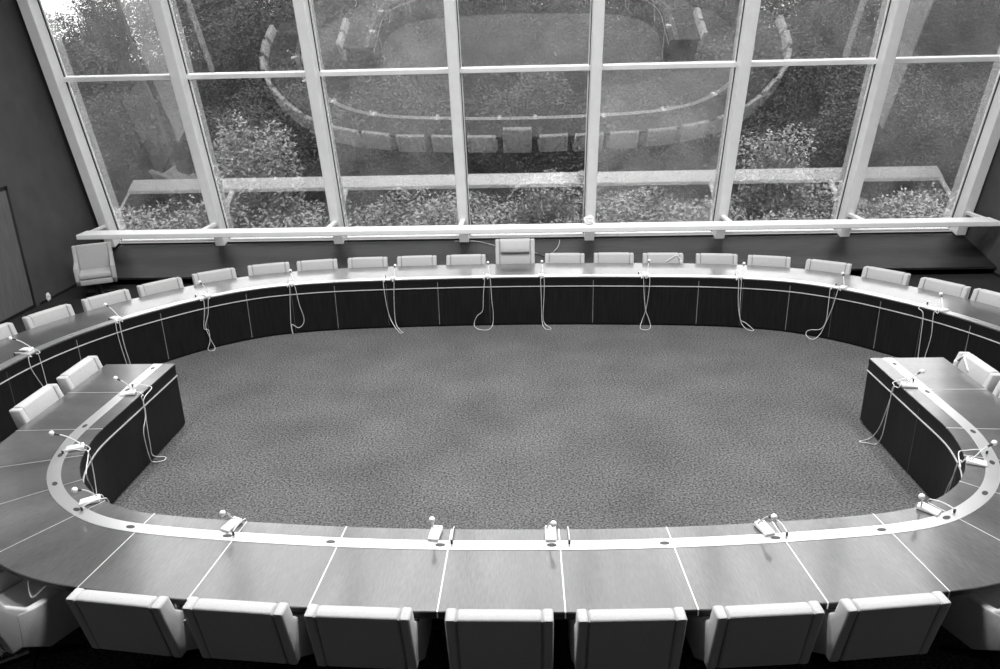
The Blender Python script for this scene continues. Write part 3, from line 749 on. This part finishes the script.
def plant(name, label, cat, group, n, rad, cz, leaf, mat, seed, trunk_r, nb, loc, scale=1.0, clumps=26):
    t = thing(name, label, cat, loc, 0, group); t.scale = (scale,)*3
    P = blob_points(n, rad, clumps, seed) + np.array([0, 0, cz])
    P = P[P[:, 2] > .02]
    new_obj('foliage', leaf_mesh('foliage', P, leaf, mat), t)
    bm = bmesh.new(); limbs(bm, (0, 0, -.1), (rad[0]*.08, 0, cz+rad[2]*.4), trunk_r, nb, rad[0]*.6, seed)
    finish(bm, 'trunk' if trunk_r > .05 else 'stem', M_BARK, t, True)
    return t

GZ = -.75
bm = bmesh.new()
nx, ny = 60, 60
vv = []
for j in range(ny+1):
    for i in range(nx+1):
        x = -45 + 90*i/nx; y = 14.65 + 55*(j/ny)**1.5
        z = GZ + max(0, (y-20))*.085 + .15*math.sin(x*.7+y*.4)*min(1, (y-14.65)/4)
        vv.append(bm.verts.new(R(x, y, z)))
for j in range(ny):
    for i in range(nx):
        a = j*(nx+1)+i
        bm.faces.new((vv[a], vv[a+1], vv[a+nx+2], vv[a+nx+1]))
struct('ground', bm, M_SOIL, None, True)
def ground_z(y): return GZ + max(0, (y-20))*.085

# low ground cover of shiny leaves right below the glass
n = 52000
x = RNG.uniform(-13.0, 12.5, n); y = 15.05 + RNG.uniform(0, 1, n)*5.0
hgt = .78 + .24*np.sin(x*1.3+y*.9) + .20*np.sin(x*2.9-y*1.7)
z = GZ + .05 + RNG.uniform(0, 1, n)**.5*np.clip(hgt+.25, .2, 1.3)
P = np.stack([x*WX.x + y*WY.x, x*WX.y + y*WY.y, z], axis=1)
o = new_obj('ground_cover', leaf_mesh('ground_cover', P, .115, M_LEAF, .8))
tag(o, 'low glossy leaved ground cover growing just outside the window', 'plants', None, 'stuff')

b1 = plant('garden_shrub', 'tall pale-leaved shrub close outside, behind the second window bay from the left', 'shrub', 'shrubs close to the glass', 8000, (1.3, 1.05, 1.8), 1.9, .11, M_LEAF, 21, .03, 9, R(-6.7, 18.6, GZ))
b2 = plant('garden_shrub', 'pale-leaved shrub close outside, behind the second window bay from the right', 'shrub', 'shrubs close to the glass', 6000, (1.2, 1.0, 1.45), 1.5, .11, M_LEAF, 33, .03, 9, R(5.75, 18.4, GZ))
b3 = dup(b2, R(.35, 16.6, GZ), .8, 'low pale-leaved shrub close outside, behind the middle window bay', 'shrubs close to the glass'); b3.scale = (.75,)*3

# undergrowth and trees behind
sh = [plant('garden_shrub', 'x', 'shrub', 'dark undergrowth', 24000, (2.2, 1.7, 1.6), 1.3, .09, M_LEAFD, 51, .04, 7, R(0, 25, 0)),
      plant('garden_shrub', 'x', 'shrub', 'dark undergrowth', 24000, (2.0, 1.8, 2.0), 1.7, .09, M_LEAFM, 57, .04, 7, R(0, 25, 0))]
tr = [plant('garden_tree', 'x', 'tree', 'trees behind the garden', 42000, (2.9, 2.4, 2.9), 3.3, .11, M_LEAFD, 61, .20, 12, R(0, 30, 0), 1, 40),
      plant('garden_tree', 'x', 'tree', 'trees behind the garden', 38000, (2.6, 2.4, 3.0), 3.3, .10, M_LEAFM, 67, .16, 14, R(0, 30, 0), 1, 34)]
shr = random.Random(5)
row = 0
spots = []
for yy, xs in ((22.0, np.linspace(-13, 13, 9)), (25.5, np.linspace(-15.5, 15.5, 9)), (29.5, np.linspace(-18, 18, 9))):
    for x_ in xs: spots.append((x_+shr.uniform(-.7, .7), yy+shr.uniform(-.8, .8)))
spots += [(-12.0, 23.6), (-14.6, 26.9), (-17.6, 30.2)] + [(-14 + 4*q, 38.6 + .5*(q % 2)) for q in range(8)]
first = {0: True, 1: True}
where_row = {0: 'nearest row of undergrowth', 1: 'middle row of undergrowth', 2: 'rear row of undergrowth'}
for i, (x_, y_) in enumerate(spots):
    k = shr.choice((0, 1)) if i > 1 else i
    c_ = i % 9
    lab = '%s dense shrub in the %s outside, %s' % (['dark', 'mid-grey'][k], where_row[min(i//9, 2)], ['at the far left', 'behind the leftmost bay', 'behind the second bay from left', 'behind the third bay from left', 'behind the middle bay', 'behind the third bay from right', 'behind the second bay from right', 'behind the rightmost bay', 'at the far right'][c_])
    if i >= 30: lab = 'tall bushy shrub in the gap between the two tree rows, %s of eight' % ['leftmost', 'second from left', 'third from left', 'fourth from left', 'fourth from right', 'third from right', 'second from right', 'rightmost'][i-30]
    elif i >= 27: lab = ['small shrub in front of the slender leaning tree outside the leftmost bay', 'mid-sized shrub behind the slender leaning tree outside the leftmost bay', 'rearmost shrub seen past the leftmost bay, below the open sky'][i-27]
    loc = R(x_, y_, ground_z(y_)-.05); rz = shr.uniform(0, 6.28)
    sc = shr.uniform(.85, 1.2) * (1.3 if 18 <= i < 27 else 1.75 if i >= 30 else 1)
    if first[k]:
        first[k] = False; o = sh[k]; o.location = loc; o.rotation_euler = (0, 0, rz); o['label'] = lab
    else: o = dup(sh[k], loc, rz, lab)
    o.scale = (sc,)*3
first = {0: True, 1: True}
ts = [(-19.3, 34.5, .9), (-15.2, 33.6, .9), (-10.6, 33, 1.0), (-6.2, 33.5, 1.05), (-1.8, 33, 1.0), (2.7, 33.5, 1.0), (7.2, 33, 1.0), (11.8, 33.5, 1.05), (16.6, 33, 1.1), (21.6, 34, 1.1)]
ts2 = [(-2.7, 47, 1.25), (8.1, 47, 1.25), (-21.8, 43.5, 1.2), (-16.2, 43, 1.25), (-10.8, 42.5, 1.3), (-5.4, 43, 1.35), (0, 42.5, 1.3), (5.4, 43, 1.3), (10.8, 42.5, 1.35), (16.2, 43, 1.3), (21.6, 42.5, 1.3), (27, 43, 1.35)]
tl = ['leftmost', 'second from left', 'third from left', 'fourth from left', 'fifth from left', 'fifth from right', 'fourth from right', 'third from right', 'second from right', 'rightmost']
TL2 = ['leftmost', 'second from left', 'third from left', 'fourth from left', 'fifth from left', 'sixth from left', 'sixth from right', 'fifth from right', 'fourth from right', 'third from right', 'second from right', 'rightmost']
for rw, tt in ((0, ts), (1, ts2)):
    for rank, (x_, y_, sc) in enumerate(sorted(tt)):
        k = (rank + rw) % 2
        lab = ('leafy garden tree behind the undergrowth, %s of the tree row' if rw == 0 else 'tall leafy tree at the back of the garden, %s of the rear row') % (tl[rank] if rw == 0 else TL2[rank])
        loc = R(x_, y_, ground_z(y_)-.05); rz = shr.uniform(0, 6.28)
        if first[k] and rw == 0:
            first[k] = False; o = tr[k]; o.location = loc; o.rotation_euler = (0, 0, rz); o['label'] = lab
        else: o = dup(tr[k], loc, rz, lab)
        o.scale = (sc*(1.10 if rw else .97),)*3
        if rw: o['group'] = 'rear row of trees'
# slender leaning trees seen through the left bays
for pts, r, lab in (([(-10.0, 22, -.5), (-10.35, 22, 2.2), (-10.65, 22, 3.6), (-11.3, 22.4, 6.5)], .07, 'slender dark leaning tree trunk outside the leftmost window bay'),):
    t = thing('garden_tree', lab, 'tree', R(*pts[0])); inv = -t.location
    bm = bmesh.new(); add_tube(bm, catmull([R(*q)+inv for q in pts], 6), r, 8, r*.5); finish(bm, 'trunk', M_BARK, t, True)
    bm = bmesh.new(); limbs(bm, R(*pts[2])+inv, R(*pts[3])+inv, .04, 10, 1.2, 4); finish(bm, 'branches', M_BARK, t, True)
    P = blob_points(1600, (1.8, 1.4, 1.5), 30, 77) + np.array(R(*pts[3])+inv)
    new_obj('foliage', leaf_mesh('foliage', P, .18, M_LEAFM), t)
o = crumple('boulder', 'pale rounded boulder among the ground cover outside the leftmost bay', 'boulder', R(-9.1, 17.4, GZ+.1), (.28, .2, .22), 2, noise_mat('pale stone', .35, .6, nscale=5))

# ------------------------------------------------------------------ daylight and ceiling lamps
world = bpy.data.worlds.new('overcast sky'); scene.world = world; world.use_nodes = True
nt = world.node_tree; bg = nt.nodes['Background']
tc = nt.nodes.new('ShaderNodeTexCoord'); sx = nt.nodes.new('ShaderNodeSeparateXYZ'); cr = nt.nodes.new('ShaderNodeValToRGB')
nt.links.new(tc.outputs['Generated'], sx.inputs[0]); nt.links.new(sx.outputs['Z'], cr.inputs['Fac']); nt.links.new(cr.outputs['Color'], bg.inputs['Color'])
cr.color_ramp.elements[0].position = 0.0; cr.color_ramp.elements[0].color = g(.55)
cr.color_ramp.elements[1].position = 0.45; cr.color_ramp.elements[1].color = g(1.0)
bg.inputs['Strength'].default_value = SKY

def lamp(loc, energy, size, spread=math.pi):
    l = bpy.data.lights.new('ceiling lamp', 'AREA'); l.energy = energy; l.shape = 'DISK'; l.size = size; l.spread = spread
    o = bpy.data.objects.new('ceiling_lamp', l); COL.objects.link(o); o.location = loc
    return o
for x_ in (-5.0, -2.5, 0.0, 2.5, 5.0):
    for y_ in (5.0, 7.6):
        lamp(R(x_+.2, y_, CEIL-.03), LAMP, .5, math.radians(140))

# ------------------------------------------------------------------ camera
cam = bpy.data.cameras.new('camera'); co = bpy.data.objects.new('camera', cam); COL.objects.link(co)
p_, r_ = math.radians(20.36), math.radians(-1.35)
fw = Vector((0, math.cos(p_), -math.sin(p_))); rt = Vector((1, 0, 0)); upv = Vector((0, math.sin(p_), math.cos(p_)))
rt2 = rt*math.cos(r_) + upv*math.sin(r_); up2 = upv*math.cos(r_) - rt*math.sin(r_)
mm = Matrix((rt2, up2, -fw)).transposed().to_4x4(); mm.translation = (0, 0, 3.827)
co.matrix_world = mm
cam.sensor_width = 36; cam.lens = 762/1000*36; cam.clip_start = .05; cam.clip_end = 300
scene.camera = co
vs = scene.view_settings
vs.view_transform = 'Standard'; vs.look = 'None'; vs.gamma = 1; vs.use_curve_mapping = False; vs.exposure = EXPO
